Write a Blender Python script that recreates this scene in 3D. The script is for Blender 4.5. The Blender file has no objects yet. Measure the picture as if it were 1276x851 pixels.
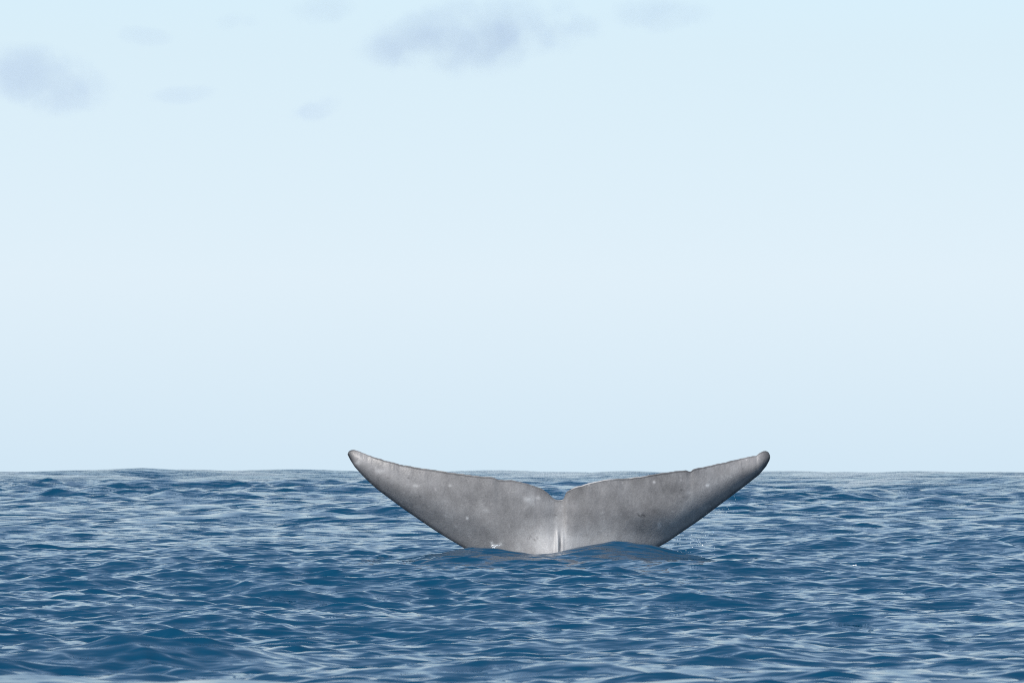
import bpy, math
import numpy as np

scene = bpy.context.scene
R = math.radians
rng = np.random.default_rng(11)

# ------------------------------------------------------------------ camera
PW, PH = 1276.0, 851.0            # size of the photograph, for reading positions off it
FOCAL = 135.0
FPX = FOCAL / 36.0 * PW
EYE_ROW = 586.6                   # picture row of the camera's own eye level
CAM_H = 1.45
PITCH = math.atan((EYE_ROW - PH / 2) / FPX)
TAIL_Y = 60.0                     # the tail stands 60 m away

cd = bpy.data.cameras.new("camera")
cam = bpy.data.objects.new("camera", cd)
scene.collection.objects.link(cam)
cam.location = (0, 0, CAM_H)
cam.rotation_euler = (R(90) + PITCH, 0, 0)
cd.lens = FOCAL
cd.sensor_width = 36.0
cd.clip_start = 0.1
cd.clip_end = 60000.0
cd.dof.use_dof = True
cd.dof.focus_distance = TAIL_Y
cd.dof.aperture_fstop = 7.1
scene.camera = cam


def at(u, v, y):
    """point at ground distance y seen at photograph pixel (u, v); arrays allowed"""
    a = (u - PW / 2) / FPX
    b = (PH / 2 - v) / FPX
    cp, sp = math.cos(PITCH), math.sin(PITCH)
    dy = cp - b * sp
    dz = sp + b * cp
    t = y / dy
    return a * t, CAM_H + dz * t


# ------------------------------------------------------------------ sky and sun
SUN_EL, SUN_AZ = 43.0, 212.0       # azimuth clockwise from +Y: behind the camera, to the left
EXPOSURE = 0.75
world = bpy.data.worlds.new("World")
scene.world = world
world.use_nodes = True
wn, wl = world.node_tree.nodes, world.node_tree.links
wn.clear()
wout = wn.new("ShaderNodeOutputWorld")
wbg = wn.new("ShaderNodeBackground")
wsky = wn.new("ShaderNodeTexSky")
wsky.sky_type = 'NISHITA'
wsky.sun_disc = False
wsky.sun_elevation = R(SUN_EL)
wsky.sun_rotation = R(SUN_AZ)
wsky.altitude = 0.0
wsky.air_density = 1.0
wsky.dust_density = 0.6
wsky.ozone_density = 1.2
wbg.inputs["Strength"].default_value = 0.1
# bright maritime haze low in the sky, all the way round, thinning out upwards
wco = wn.new("ShaderNodeTexCoord")
wse = wn.new("ShaderNodeSeparateXYZ")
wl.new(wco.outputs["Generated"], wse.inputs[0])
wrp = wn.new("ShaderNodeValToRGB")
we = wrp.color_ramp.elements
we[0].position, we[0].color = 0.0, (.97, .97, .97, 1)
we[1].position, we[1].color = 1.0, (.04, .04, .04, 1)
for p_, v_ in ((.11, .96), (.2, .42), (.38, .12)):
    e_ = we.new(p_); e_.color = (v_, v_, v_, 1)
wl.new(wse.outputs["Z"], wrp.inputs[0])
whz = wn.new("ShaderNodeValToRGB")
wh = whz.color_ramp.elements
wh[0].position, wh[0].color = 0.0, (.38, .475, .55, 1)
wh[1].position, wh[1].color = .14, (.40, .503, .555, 1)
e_ = wh.new(.05); e_.color = (.436, .508, .562, 1)
wl.new(wse.outputs["Z"], whz.inputs[0])
wvm = wn.new("ShaderNodeVectorMath"); wvm.operation = 'SCALE'
wvm.inputs["Scale"].default_value = 10.0
wl.new(whz.outputs[0], wvm.inputs[0])
wmx = wn.new("ShaderNodeMix"); wmx.data_type = 'RGBA'
wl.new(wrp.outputs[0], wmx.inputs["Factor"])
wl.new(wsky.outputs[0], wmx.inputs["A"])
wl.new(wvm.outputs[0], wmx.inputs["B"])
wl.new(wmx.outputs["Result"], wbg.inputs["Color"])
wl.new(wbg.outputs[0], wout.inputs["Surface"])

sd = bpy.data.lights.new("sun", 'SUN')
sd.energy = 2.8
sd.angle = R(0.53)
sd.color = (1.0, 0.955, 0.89)
sun = bpy.data.objects.new("sun", sd)
scene.collection.objects.link(sun)
sun.rotation_euler = (R(90 - SUN_EL), 0, R(180 - SUN_AZ))
sun.location = (0, -20, 60)

scene.view_settings.view_transform = 'Standard'
scene.view_settings.look = 'None'
scene.view_settings.exposure = EXPOSURE
scene.view_settings.gamma = 1.0
scene.view_settings.use_curve_mapping = False
scene.cycles.use_denoising = False
scene.cycles.max_bounces = 6
scene.cycles.filter_width = 1.05


# ------------------------------------------------------------------ helpers
def mat(name):
    m = bpy.data.materials.new(name)
    m.use_nodes = True
    nt = m.node_tree
    return m, nt.nodes, nt.links, nt.nodes["Principled BSDF"]


def mesh_from_arrays(name, co, quads):
    me = bpy.data.meshes.new(name)
    co = np.ascontiguousarray(co, dtype=np.float32)
    quads = np.ascontiguousarray(quads, dtype=np.int32)
    me.vertices.add(len(co))
    me.vertices.foreach_set("co", co.ravel())
    n = len(quads)
    me.loops.add(n * 4)
    me.loops.foreach_set("vertex_index", quads.ravel())
    me.polygons.add(n)
    me.polygons.foreach_set("loop_start", np.arange(0, n * 4, 4, dtype=np.int32))
    me.polygons.foreach_set("loop_total", np.full(n, 4, dtype=np.int32))
    me.polygons.foreach_set("use_smooth", np.ones(n, dtype=bool))
    me.update(calc_edges=True)
    me.validate()
    return me


def link(name, me, material):
    o = bpy.data.objects.new(name, me)
    me.materials.append(material)
    scene.collection.objects.link(o)
    return o


def smooth(a, b, x):
    t = np.clip((x - a) / (b - a), 0, 1)
    return t * t * (3 - 2 * t)


# ------------------------------------------------------------------ sea
def wave_set():
    """a wind sea: equal slope in every octave, plus a long low swell"""
    W = []
    main = R(262)                              # the wind sea runs towards the camera, slightly from the right
    lam = 0.42
    n = 290
    lams = np.exp(np.linspace(math.log(0.15), math.log(20.0), n)) * np.exp(rng.normal(0, .02, n))
    octs = math.log2(20.0 / 0.15)
    var_oct = 0.116 ** 2
    for l in lams:
        k = 2 * math.pi / l
        spread = 0.5 if l > 4 else 0.62
        th = main + rng.normal(0, spread)
        s2 = var_oct * octs / n
        if l > .6: s2 *= (.6 / l) ** 1.0
        a = math.sqrt(2 * s2) / k
        W.append((l, k * math.cos(th), k * math.sin(th), k, a, rng.uniform(0, 6.2832)))
    for l in np.linspace(30, 115, 16):
        th, a = rng.normal(262, 32), .13 + .0006 * l
        k = 2 * math.pi / l
        W.append((l, k * math.cos(R(th)), k * math.sin(R(th)), k, a, rng.uniform(0, 6.2832)))
    return W


WAVES = wave_set()
EARTH = 6.371e6
SPACE = np.exp(np.linspace(math.log(.03), math.log(60.), 60))
_short = [(w_[0], (w_[3] * w_[4]) ** 2) for w_ in WAVES if w_[0] < 25]
_tot = sum(v_ for l_, v_ in _short if l_ > .35)
BOOST = np.array([math.sqrt(_tot / max(1e-6, sum(v_ * min(1, max(0, (l_ / sp_ - 2.2) / 2.0)) ** 2 for l_, v_ in _short))) for sp_ in SPACE])
BOOST = np.clip(BOOST, 1.0, 2.6)


def bump_ridge(x, y, cx, cy, h, sx, sy, ang=0.0):
    ca, sa = math.cos(R(ang)), math.sin(R(ang))
    dx, dy = x - cx, y - cy
    p = dx * ca + dy * sa
    q = -dx * sa + dy * ca
    q = np.where(q < 0, q * .72, q * 1.3)        # long slope towards the camera, short lee side
    return h * np.exp(-(p / sx) ** 2 / 2) * np.exp(-(np.sqrt(q * q + .0049) - .07) / sy)   # peaked crest


def sea_surface(X, Y, spacing):
    """displaced position of calm-water points (X, Y); spacing = local mesh step"""
    dx = np.zeros_like(X); dy = np.zeros_like(X); dz = np.zeros_like(X)
    # patches of rougher and smoother water
    g = (np.sin(X * .11 + Y * .043 + 1.0) + np.sin(X * -.07 + Y * .061 + 4.0) + np.sin(X * .19 - Y * .09 + .4)
         + np.sin(X * .031 + Y * .027 + 2.2)) * .25
    gust = 1.0 + 0.38 * g
    calm = np.clip(1 - 0.92 * np.exp(-((X - 0.6) / 3.2) ** 2 - ((Y - 59.2) / 2.2) ** 2), 0, 1)
    swell = .22 + .78 * smooth(90., 420., np.hypot(X, Y))     # we lie in a slack; the swell stands higher farther out
    # where the mesh is too coarse for the short waves, the longer ones carry their steepness
    chop = np.interp(spacing, SPACE, BOOST)
    for (l, kx, ky, k, a, ph) in WAVES:
        fade = np.clip((l / spacing - 2.2) / 2.0, 0, 1)
        if fade.max() <= 0:
            continue
        t = kx * X + ky * Y + ph
        w = a * fade
        if l < 12: w = w * gust
        if l > 25: w = w * swell
        else: w = w * chop
        w = w * (calm if l > 2.5 else .75 + .25 * calm)
        c, s = np.cos(t), np.sin(t)
        dz += w * c
        q = 0.78 * w / k
        dx -= q * kx * s
        dy -= q * ky * s
    # the two shoulders of water in front of the tail and the low lumps beside it
    z = dz
    z = z + bump_ridge(X, Y, -0.48, 58.35, .285, .56, .5, -4)
    z = z + bump_ridge(X, Y, 1.68, 58.30, .315, .68, .5, 3)
    z = z + bump_ridge(X, Y, 0.6, 58.35, .05, .60, .5, 0)
    z = z + bump_ridge(X, Y, 0.7, 55.6, -.10, 2.2, .9, 2)
    z = z + bump_ridge(X, Y, 1.3, 57.0, .10, .7, .35, 14)
    z = z + bump_ridge(X, Y, -1.6, 57.4, .06, .9, .45, -8)
    return X + dx, Y + dy, z - (X * X + Y * Y) / (2 * EARTH)


def build_sea():
    r = [1.0]
    while r[-1] < 9000.0:
        q = r[-1]
        if q < 22: st = .16
        elif q < 100: st = max(.036, .00105 * q)
        elif q < 300: st = .0019 * q
        elif q < 2600: st = .0055 * q
        else: st = .02 * q
        r.append(q + st)
    r = np.array(r)
    # bearings from +Y: dense ahead, wider steps to the sides and behind
    a = [0.0]
    while a[-1] < 180.0:
        q = a[-1]
        st = .044 if q < 8.8 else min(6.0, .044 * math.exp((q - 8.8) * .32))
        a.append(q + st)
    a = np.array(a) * 180.0 / a[-1]
    a = np.concatenate([-a[::-1][:-1], a[:-1]])        # -180 .. <180
    A = np.radians(a)
    nr, na = len(r), len(A)
    step = np.gradient(r)
    co = np.empty((nr, na, 3), dtype=np.float32)
    sA, cA = np.sin(A), np.cos(A)
    for i0 in range(0, nr, 60):
        i1 = min(nr, i0 + 60)
        rr = r[i0:i1, None]
        X, Y = rr * sA[None, :], rr * cA[None, :]
        da = np.gradient(A)[None, :]
        sp = np.maximum(step[i0:i1, None], np.abs(rr * da))
        x, y, z = sea_surface(X, Y, sp)
        co[i0:i1, :, 0], co[i0:i1, :, 1], co[i0:i1, :, 2] = x, y, z
    idx = np.arange(nr * na).reshape(nr, na)
    nxt = np.roll(idx, -1, axis=1)
    q = np.stack([idx[:-1], idx[1:], nxt[1:], nxt[:-1]], axis=-1).reshape(-1, 4)
    q = q[:, ::-1]
    print("sea", nr, na, len(q))
    me = mesh_from_arrays("sea", co.reshape(-1, 3), q)
    att = me.attributes.new("unresolved", 'FLOAT', 'POINT')
    att.data.foreach_set("value", np.repeat(.22 + .46 * smooth(50., 150., r) + .32 * smooth(150., 500., r), na).astype(np.float32))
    m, n, l, b = mat("sea_water")
    b.inputs["Base Color"].default_value = (0.0006, 0.037, 0.080, 1)
    b.inputs["Roughness"].default_value = 0.025
    b.inputs["IOR"].default_value = 1.333
    un = n.new("ShaderNodeAttribute"); un.attribute_name = "unresolved"
    geo = n.new("ShaderNodeNewGeometry")
    prev = None
    for scale, stretch, dist, detail, rot in ((.33, .6, 1.05, 1.0, 0), (1.2, .5, .44, 1.0, 5), (3.6, .38, .14, 1.0, 7), (10.0, .4, .020, 1.0, -6)):
        mp = n.new("ShaderNodeMapping")
        mp.inputs["Scale"].default_value = (stretch, 1.0, 1.0)
        mp.inputs["Rotation"].default_value = (0, 0, R(rot))
        l.new(geo.outputs["Position"], mp.inputs["Vector"])
        no = n.new("ShaderNodeTexNoise")
        no.inputs["Scale"].default_value = scale
        no.inputs["Detail"].default_value = detail
        no.inputs["Roughness"].default_value = .5
        l.new(mp.outputs[0], no.inputs["Vector"])
        bp = n.new("ShaderNodeBump")
        bp.inputs["Strength"].default_value = 1.0
        bp.inputs["Distance"].default_value = dist
        if scale < 5:                           # waves too short for the distant mesh
            mu = n.new("ShaderNodeMath"); mu.operation = 'MULTIPLY'
            l.new(no.outputs[0], mu.inputs[0]); l.new(un.outputs["Fac"], mu.inputs[1])
            l.new(mu.outputs[0], bp.inputs["Height"])
        else:
            l.new(no.outputs[0], bp.inputs["Height"])
        if prev: l.new(prev.outputs[0], bp.inputs["Normal"])
        prev = bp
    l.new(prev.outputs[0], b.inputs["Normal"])
    o = link("sea", me, m)
    o["kind"] = "structure"
    o["label"] = "deep blue choppy open sea reaching the horizon"
    return o


# ------------------------------------------------------------------ whale
TRAIL_L = [(433.0, 566), (434.5, 562.3), (437.5, 560.6), (441, 560.2), (448.5, 562.8), (464, 568.5), (481, 574), (501, 579.2), (530, 583.9), (556, 587.6),
           (582, 591.1), (600, 593.4), (607, 593.6), (613, 594.2), (621, 596.8), (628.5, 598.0), (635, 597.9), (641.6, 598.6),
           (652.6, 601.4), (666, 604.9), (676.7, 609.6), (683, 614.2), (687.5, 618.8), (691, 621.6), (695.5, 622.8)]
TRAIL_R = [(695.5, 622.8), (701, 622.2), (703.3, 620.2), (704.6, 614.0), (706.5, 612.2), (715, 607.2), (732, 602.1), (750, 597.8), (765, 596.6), (781, 595.9),
           (798, 593.6), (821, 589.8), (845, 586.4), (855, 585.7), (858, 587.2), (861, 586.6), (863.5, 584.2), (868, 583.6), (887, 579.5),
           (915, 572.9), (934, 568.7), (943, 567.2), (946.5, 564.2), (951, 562), (954.5, 561.7), (957.5, 563.2), (959.3, 566.5), (959.8, 569.4)]
LEAD_L = [(433.0, 566), (436.5, 573), (442, 581.7), (453, 593.8), (468, 608), (486, 621.6), (503.5, 634.4), (521, 646.4), (538.5, 658.5),
          (556, 669.5), (569, 677.1), (579, 683.1), (600, 696), (622, 713), (637, 732), (646, 760), (652, 800), (656, 830)]
LEAD_R = [(735, 830), (739, 800), (745, 760), (754, 734), (770, 715), (789, 701), (808, 688.6), (833, 674.3), (854, 659.9), (873, 647), (891.6, 632.9), (910.4, 618.8),
          (929, 604.7), (945.7, 591.7), (955, 580.6), (959.0, 573), (959.8, 569.4)]


def build_whale():
    trail = np.array(TRAIL_L[:-1] + TRAIL_R)
    lead = np.array(LEAD_L + LEAD_R)
    u0, u1, uc = 433.0, 959.8, 695.5
    NC, NR = 620, 96
    # columns: finer towards the tips so that they end round
    s = np.linspace(0, 1, NC)
    e = .5 - .5 * np.cos(math.pi * s)
    u = u0 + (u1 - u0) * (.62 * s + .38 * e)
    top = np.interp(u, trail[:, 0], trail[:, 1])
    bot = np.interp(u, lead[:, 0], lead[:, 1])

    def blur(a, n):
        k = np.ones(n) / n
        p = np.concatenate([2 * a[0] - a[n // 2:0:-1], a, 2 * a[-1] - a[-2:-n // 2 - 1:-1]])
        return np.convolve(p, k, 'valid')[:len(a)]
    bs = blur(blur(bot, 9), 9)
    bot = np.where(np.abs(u - uc) < 245, bs, bot)
    tb = blur(top, 3)
    top = np.where(np.abs(u - uc) < 245, tb, top)
    # slightly ragged trailing edge
    rag = rng.normal(0, .5, NC)
    rag = blur(rag, 5) * np.clip((256 - np.abs(u - uc)) / 10, 0, 1) * np.clip((np.abs(u - uc) - 14) / 10, 0, 1)
    top = top + blur(rag, 3) * .9
    gap = np.maximum(bot - top, 0.0)
    c = np.linspace(0, 1, NR)                 # 0 = trailing (upper) edge, 1 = leading (lower) edge
    cc = .5 - .5 * np.cos(math.pi * c)
    cc = .35 * c + .65 * cc
    U = np.repeat(u[:, None], NR, 1)
    V = top[:, None] + gap[:, None] * cc[None, :]
    px = TAIL_Y / FPX                           # metres for one pixel at the tail
    xs = (U - uc) * px                          # across
    zs = (688.0 - V) * px                       # height above the water in front
    half = 3.30
    span = np.abs(xs) / half
    # distance down from trailing edge / up from the leading edge, in metres
    dT = (V - top[:, None]) * px
    dL = (bot[:, None] - V) * px
    chord = np.maximum(gap[:, None] * px, 1e-4)
    ch = np.minimum(chord, 1.25)
    f = np.clip(dL / np.maximum(dL + dT, 1e-5), 0, 1)          # 0 at the leading edge
    # foil section: blunt leading edge, thin trailing edge
    thick = .42 * np.clip(1.05 - .78 * span, .2, 1)
    dLn = np.clip(dL / ch, 0, None)
    par = 1 - (1 - np.clip(dLn / .6, 0, 1)) ** 2
    foil = .4 * np.sqrt(par) + .6 * par
    tail = np.clip(dT / ch, 0, 1)
    foil *= np.tanh(tail / .42)
    edge = np.minimum(foil, 1)
    h = .5 * thick * np.minimum(1, ch / .35) * edge * 1.35
    h = np.maximum(h, .012 * np.minimum(1, 12 * np.minimum(dT, dL) / .1))
    # tail stock: deep front to back, narrow across, growing out of the flukes
    depth = np.clip(-(zs - .55), 0, 3)
    wst = .34 + .10 * depth
    stock = (.02 + .30 * depth ** 1.15) * np.exp(-(xs / wst) ** 2)
    body = np.clip(np.minimum(dL, 1) / .22, 0, 1) ** .5
    keel = .055 * smooth(.42, .15, zs) * np.exp(-((xs + .015) / .028) ** 2) + .035 * smooth(.46, .2, zs) * np.exp(-((xs - .07) / .022) ** 2) * .4
    hf = h + stock * body + keel * body
    hb = h + stock * body
    boundary = np.zeros_like(h, dtype=bool)
    boundary[:, 0] = boundary[:, -1] = True
    boundary[0, :] = boundary[-1, :] = True
    # the whole tail: tips swept away from us and the trailing edge curled a little towards us
    bend = .42 * span ** 2.0
    curl = -.46 * smooth(.2, 1.5, zs) * (1 - .3 * span) + .15 * smooth(.7, -.3, zs)
    warp = .025 * np.sin(xs * 2.1 + .6) + .018 * np.sin(xs * 4.3 + zs * 2.4)
    # low folds running out along the span
    fold = .010 * np.sin(zs * 9 + xs * 1.7) * np.sin(xs * 2.6 + 1) + .006 * np.sin(xs * 13 + zs * 6) * smooth(.2, .9, zs)
    yc = TAIL_Y + bend + curl + warp
    verts, quads = [], []

    def side(hh, sgn):
        Yp = yc + sgn * hh * ~boundary + fold * (~boundary) * (sgn < 0)
        x, z = at(U, V, yc)                     # silhouette from the mid-surface
        return np.stack([x, Yp, z], -1)
    F, B = side(hf, -1), side(hb, 1)
    n = NC * NR
    idF = np.arange(n).reshape(NC, NR)
    idB = n + np.arange(n).reshape(NC, NR)
    idB = np.where(boundary, idF, idB)
    def grid(ix):
        return np.stack([ix[:-1, :-1], ix[:-1, 1:], ix[1:, 1:], ix[1:, :-1]], -1).reshape(-1, 4)
    q = np.concatenate([grid(idF), grid(idB)[:, ::-1]])
    co = np.concatenate([F.reshape(-1, 3), B.reshape(-1, 3)])
    used = np.unique(q)
    remap = np.full(len(co), -1); remap[used] = np.arange(len(used))
    me = mesh_from_arrays("whale", co[used], remap[q])

    # pigment: dark margins, scuffs, healed scars, plus painted shading and edge highlight (value added to the skin colour)
    UU, VV = np.concatenate([U.ravel(), U.ravel()])[used], np.concatenate([V.ravel(), V.ravel()])[used]
    eT = np.concatenate([dT.ravel(), dT.ravel()])[used]
    eL = np.concatenate([dL.ravel(), dL.ravel()])[used]
    pig_and_light = np.zeros(len(used))
    tipd = np.minimum(UU - u0, u1 - UU)
    pig_and_light -= .35 * np.exp(-(np.clip(tipd, 0, None) / 9) ** 2)
    pig_and_light -= .08 * np.exp(-(eT / .012) ** 2)
    pig_and_light -= .10 * np.exp(-(eT / .12) ** 2)  # shade of the overhanging upper flukes, painted as a darker band
    pig_and_light -= .30 * np.exp(-(eL / .05) ** 2)  # dark margin: partly skin colour, partly edge shading painted in
    r2 = np.random.default_rng(5)
    def spot(cu, cv, su, sv, a, ang=0.0):
        nonlocal pig_and_light
        ca, sa = math.cos(R(ang)), math.sin(R(ang))
        du, dv = UU - cu, VV - cv
        p, qq = du * ca + dv * sa, -du * sa + dv * ca
        pig_and_light += a * np.exp(-(p / su) ** 2 - (qq / sv) ** 2)
    for cu, cv, su, sv, a in ((582.3, 645.3, 1.5, 1.5, .7), (617, 679.5, 4.2, 1.8, .8), (613, 676, 1.5, 1.4, .6), (624, 677.5, 1.6, 1.5, .5),
                              (881, 604.5, 2.2, 2, .5), (815, 600.5, 1.6, 1.6, .5), (857, 614, 4, 2.5, .2), (821, 654, 2.2, 4, .25),
                              (473, 587, 6, 3, .2), (445, 577, 5, 3, .22), (519, 605, 4, 2, .25), (561, 605, 2.4, 1.6, .3), (656, 622, 5, 2.5, .25),
                              (671, 620, 3, 1.8, .25), (605, 636, 4, 3, .16), (701, 662, 5, 9, .10), (693, 660, 1.4, 9, .10), (694, 676, 1.3, 10, .08),
                              (697.6, 676, .9, 9, -.35), (670, 625, 26, 8, .07), (700, 674, 80, 22, .26)):  # last entry paints the light on the lower centre into the skin
        spot(cu, cv, su, sv, a)
    pig_and_light += .5 * np.exp(-((eT - .006) / .012) ** 2) * (smooth(708, 716, UU) * smooth(768, 758, UU) * .9 + smooth(778, 786, UU) * smooth(812, 800, UU) * .6)  # sunlit wet glint along the trailing edge, painted as pale colour
    for (ax, ay), (bx, by) in (((794, 640), (798, 644)), ((798, 644), (800, 640.5)), ((800, 640.5), (803, 643)),
                               ((656, 673), (661, 668)), ((661, 668), (666, 672)), ((666, 672), (670, 670))):
        spot((ax + bx) / 2, (ay + by) / 2, math.hypot(bx - ax, by - ay) * .55, .8, -.28, math.degrees(math.atan2(by - ay, bx - ax)))
    spot(885, 606, 52, 8, .13, -34); spot(842, 645, 40, 9, .09, -36); spot(497, 601, 48, 8, .10, 30); spot(560, 632, 34, 12, .08, 35)
    for _ in range(150):
        cu = r2.uniform(445, 950); cv = r2.uniform(570, 690)
        spot(cu, cv, r2.uniform(.6, 1.8), r2.uniform(.6, 1.4), r2.choice([.10, .16, .24, -.12, -.18]))
    for _ in range(130):
        cu = r2.uniform(450, 945); cv = r2.uniform(575, 690)
        spot(cu, cv, r2.uniform(2, 9), r2.uniform(.5, .9), r2.choice([.06, .09, -.07, -.05]), r2.normal(90, 40))
    att = me.attributes.new("pigment_and_light", 'FLOAT', 'POINT')
    att.data.foreach_set("value", pig_and_light.astype(np.float32))

    m, n_, l_, b = mat("whale_skin")
    geo = n_.new("ShaderNodeNewGeometry")
    def noise(scale, detail, rough, sc=(1, 1, 1)):
        mp = n_.new("ShaderNodeMapping"); mp.inputs["Scale"].default_value = sc
        l_.new(geo.outputs["Position"], mp.inputs["Vector"])
        no = n_.new("ShaderNodeTexNoise")
        no.inputs["Scale"].default_value = scale; no.inputs["Detail"].default_value = detail
        no.inputs["Roughness"].default_value = rough
        l_.new(mp.outputs[0], no.inputs["Vector"])
        return no
    def mth(op, a, bb, clamp=False):
        x = n_.new("ShaderNodeMath"); x.operation = op; x.use_clamp = clamp
        for i, v in enumerate((a, bb)):
            if hasattr(v, "default_value") or hasattr(v, "links"): l_.new(v, x.inputs[i])
            else: x.inputs[i].default_value = v
        return x.outputs[0]
    n1 = noise(1.3, 4, .6)
    n2 = noise(7, 6, .7, (1, 1, .6))
    n3 = noise(45, 3, .6)
    mix = mth('ADD', mth('MULTIPLY', n1.outputs[0], .50), mth('ADD', mth('MULTIPLY', n2.outputs[0], .40), mth('MULTIPLY', n3.outputs[0], .22)))
    at_ = n_.new("ShaderNodeAttribute"); at_.attribute_name = "pigment_and_light"
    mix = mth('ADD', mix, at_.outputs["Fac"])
    ramp = n_.new("ShaderNodeValToRGB")
    el = ramp.color_ramp.elements
    el[0].position, el[0].color = .0, (.030, .031, .034, 1)
    el[1].position, el[1].color = 1.0, (.5, .5, .5, 1)
    x = el.new(.36); x.color = (.128, .125, .127, 1)
    x = el.new(.62); x.color = (.262, .256, .257, 1)
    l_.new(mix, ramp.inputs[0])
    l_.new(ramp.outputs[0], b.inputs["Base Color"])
    b.inputs["Roughness"].default_value = .42
    b.inputs["Specular IOR Level"].default_value = .4
    bp = n_.new("ShaderNodeBump"); bp.inputs["Strength"].default_value = .6; bp.inputs["Distance"].default_value = .012
    l_.new(mth('ADD', n2.outputs[0], mth('MULTIPLY', n3.outputs[0], .35)), bp.inputs["Height"])
    l_.new(bp.outputs[0], b.inputs["Normal"])
    o = link("whale", me, m)
    o["label"] = "diving whale showing its broad grey tail flukes above the water"
    o["category"] = "whale"
    return o


# ------------------------------------------------------------------ clouds
def build_clouds():
    import bmesh
    m = bpy.data.materials.new("cloud_vapour"); m.use_nodes = True
    n, l = m.node_tree.nodes, m.node_tree.links
    n.clear()
    out = n.new("ShaderNodeOutputMaterial")
    pv = n.new("ShaderNodeVolumePrincipled")
    pv.inputs["Color"].default_value = (.66, .74, .98, 1)
    pv.inputs["Anisotropy"].default_value = .5
    l.new(pv.outputs[0], out.inputs["Volume"])
    tc = n.new("ShaderNodeTexCoord")
    ln = n.new("ShaderNodeVectorMath"); ln.operation = 'LENGTH'
    l.new(tc.outputs["Object"], ln.inputs[0])
    oi = n.new("ShaderNodeObjectInfo")
    geo = n.new("ShaderNodeNewGeometry")
    no = n.new("ShaderNodeTexNoise")
    no.inputs["Scale"].default_value = .0085
    no.inputs["Detail"].default_value = 4
    no.inputs["Roughness"].default_value = .55
    l.new(geo.outputs["Position"], no.inputs["Vector"])

    def mth(op, a, b, clamp=False):
        x = n.new("ShaderNodeMath"); x.operation = op; x.use_clamp = clamp
        for i, v in enumerate((a, b)):
            if isinstance(v, (int, float)): x.inputs[i].default_value = v
            else: l.new(v, x.inputs[i])
        return x.outputs[0]
    fall = mth('SUBTRACT', 1.0, ln.outputs["Value"])
    d = mth('ADD', mth('MULTIPLY', fall, 1.0), mth('MULTIPLY', mth('SUBTRACT', no.outputs[0], .5), 3.0))
    d = mth('MULTIPLY', mth('SUBTRACT', d, .14), 3.0, True)
    d = mth('MULTIPLY', d, mth('MULTIPLY', fall, 3.5, True))
    at_ = n.new("ShaderNodeAttribute"); at_.attribute_type = 'OBJECT'; at_.attribute_name = "vapour"
    d = mth('MULTIPLY', d, at_.outputs["Fac"])
    l.new(d, pv.inputs["Density"])
    G = "small cloud wisps"
    big = [(592, 45, 168, 56, .0085, "broadest pale violet cloud with ragged ends, high in the sky", None),
           (46, 100, 116, 50, .008, "rounded pale violet cloud sloping down to one side, alone in the sky", None),
           (790, 24, 112, 30, .0055, "thin elongated cloud streak trailing beside the broadest cloud", None)]
    small = [(178, 45, 44, 16, .0045, "small flat wisp of cloud hanging above the rounded violet cloud"),
             (228, 118, 48, 15, .0042, "long thin wisp of cloud level with the rounded violet cloud's base"),
             (386, 138, 50, 20, .0055, "small curled blue puff of cloud, lowest of all the clouds"),
             (296, 28, 46, 16, .004, "faintest short wisp of cloud, between two other high wisps"),
             (405, 14, 62, 24, .004, "soft wide wisp of cloud beside the broadest cloud's blunt end")]
    for i, c in enumerate(big + [k + (G,) for k in small]):
        u, v, ru, rv, dens, lab, grp = c
        ang = (EYE_ROW - v) / FPX
        y = 1000.0 / ang                        # cloud base about 1000 m up
        px = y / FPX
        x, z = at(u, v, y)
        bm = bmesh.new()
        bmesh.ops.create_icosphere(bm, subdivisions=4, radius=1.0)
        for vt in bm.verts:
            p = vt.co
            k = 1 + .10 * math.sin(5 * p.x + i) * math.cos(4 * p.z + 2 * i) + .06 * math.sin(9 * p.x + 3 * p.y + i)
            vt.co = p * k
        me = bpy.data.meshes.new("cloud"); bm.to_mesh(me); bm.free()
        o = link("cloud", me, m)
        o.location = (x, y, z)
        o.rotation_euler = (0, R((-5, 10, -3, 6, -6, -14, 0, -3)[i]), 0)
        o.scale = (ru * px, ru * px * .55, rv * px)
        o["vapour"] = dens * (.27 if i < 3 else .42)
        o["label"] = lab; o["category"] = "cloud"
        if grp: o["group"] = grp


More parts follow.
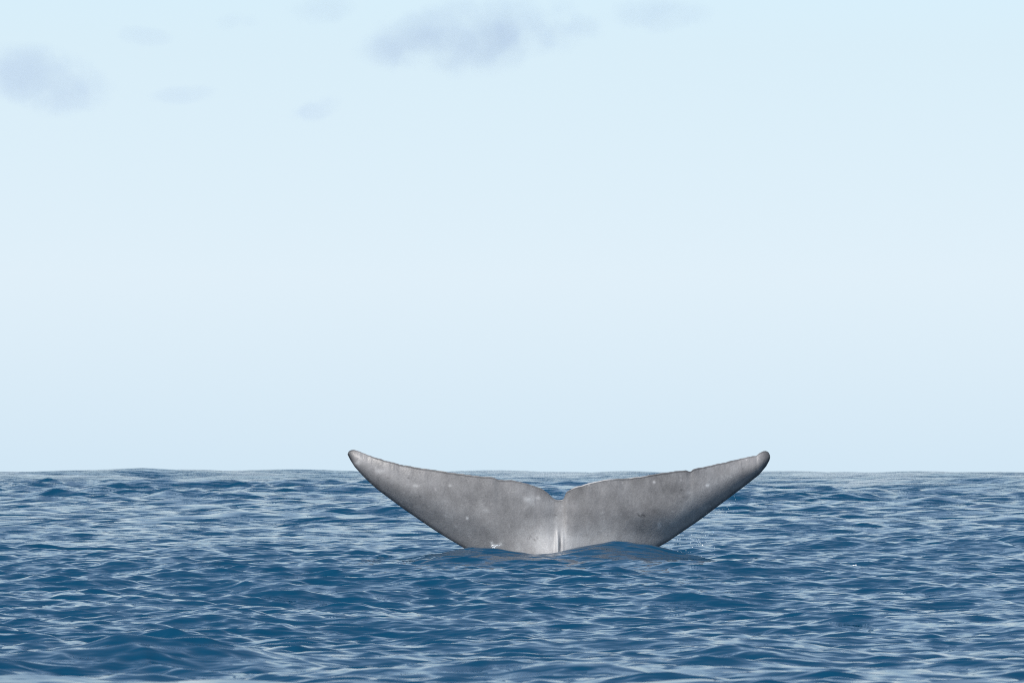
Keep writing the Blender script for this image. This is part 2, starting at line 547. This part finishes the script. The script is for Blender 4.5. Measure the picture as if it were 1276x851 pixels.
# ------------------------------------------------------------------ drops and flecks of water
def blobs(name, pts, label, color, rough, trans):
    import bmesh
    bm = bmesh.new()
    for (x, y, z, rx, ry, rz) in pts:
        r = bmesh.ops.create_icosphere(bm, subdivisions=1, radius=1.0)
        for vt in r["verts"]:
            vt.co.x = x + vt.co.x * rx; vt.co.y = y + vt.co.y * ry; vt.co.z = z + vt.co.z * rz
    for f in bm.faces: f.smooth = True
    me = bpy.data.meshes.new(name); bm.to_mesh(me); bm.free()
    m, n, l, b = mat(name + "_water")
    b.inputs["Base Color"].default_value = color
    b.inputs["Roughness"].default_value = rough
    b.inputs["IOR"].default_value = 1.333
    b.inputs["Transmission Weight"].default_value = trans
    o = link(name, me, m)
    o["kind"] = "stuff"; o["label"] = label
    return o


def build_drops():
    r = np.random.default_rng(3)
    pts = []
    for cu, cv, su, sv, k in ((897, 638, 9, 5, 60), (868, 673, 13, 4, 110), (860, 665, 22, 14, 70), (838, 688, 14, 4, 40), (905, 622, 7, 8, 22)):
        for _ in range(k):
            u, v = r.normal(cu, su), r.normal(cv, sv)
            edge = np.interp(u, [808, 833, 854, 873, 891.6, 910, 929], [688, 674, 660, 647, 633, 619, 605])
            if v < edge + 2: v = edge + 2 + abs(r.normal(0, 6))
            y = TAIL_Y + r.uniform(-.5, .5)
            x, z = at(u, v, y)
            a = r.uniform(.002, .0065)
            pts.append((x, y, z, a, a, a * r.uniform(1, 1.9)))
    blobs("water_drops", pts, "fine drops of water falling from the flukes' edge", (.8, .88, .92, 1), .05, .7)
    pts = []
    for _ in range(12):
        u, v = r.normal(617, 3.6), r.normal(680.5, 1.3)
        y = TAIL_Y - .40 - r.uniform(0, .1)
        x, z = at(u, v, y)
        a = r.uniform(.004, .012)
        pts.append((x, y, z, a * r.uniform(1, 1.8), a, a * .8))
    blobs("splash", pts, "small white splash of water against the grey flukes", (.85, .88, .9, 1), .3, 0)
    pts = []
    for u, v, w in ((1068, 708, 2.2), (865, 732, 1.6), (367, 682, 1.6), (232, 680, 1.8), (546, 691, 1.2), (1086, 690, 2)):
        d = CAM_H / ((v - EYE_ROW) / FPX)
        for _ in range(5):                     # walk to where the line of sight meets the moving surface
            X = np.array([(u - PW / 2) / FPX * d]); Y = np.array([d])
            x, y, z = sea_surface(X, Y, np.full(1, .12))
            d = .5 * d + .5 * (CAM_H - z[0]) / ((v - EYE_ROW) / FPX)
        p = d / FPX
        for _ in range(4):
            pts.append((x[0] + r.normal(0, w * p), y[0] + r.normal(0, .05), z[0] + .004, w * p * r.uniform(.4, .8), .03, w * p * r.uniform(.25, .5)))
    blobs("foam", pts, "scattered tiny flecks of white foam on the waves", (.85, .88, .9, 1), .5, 0)


build_sea()
build_whale()
build_clouds()
build_drops()
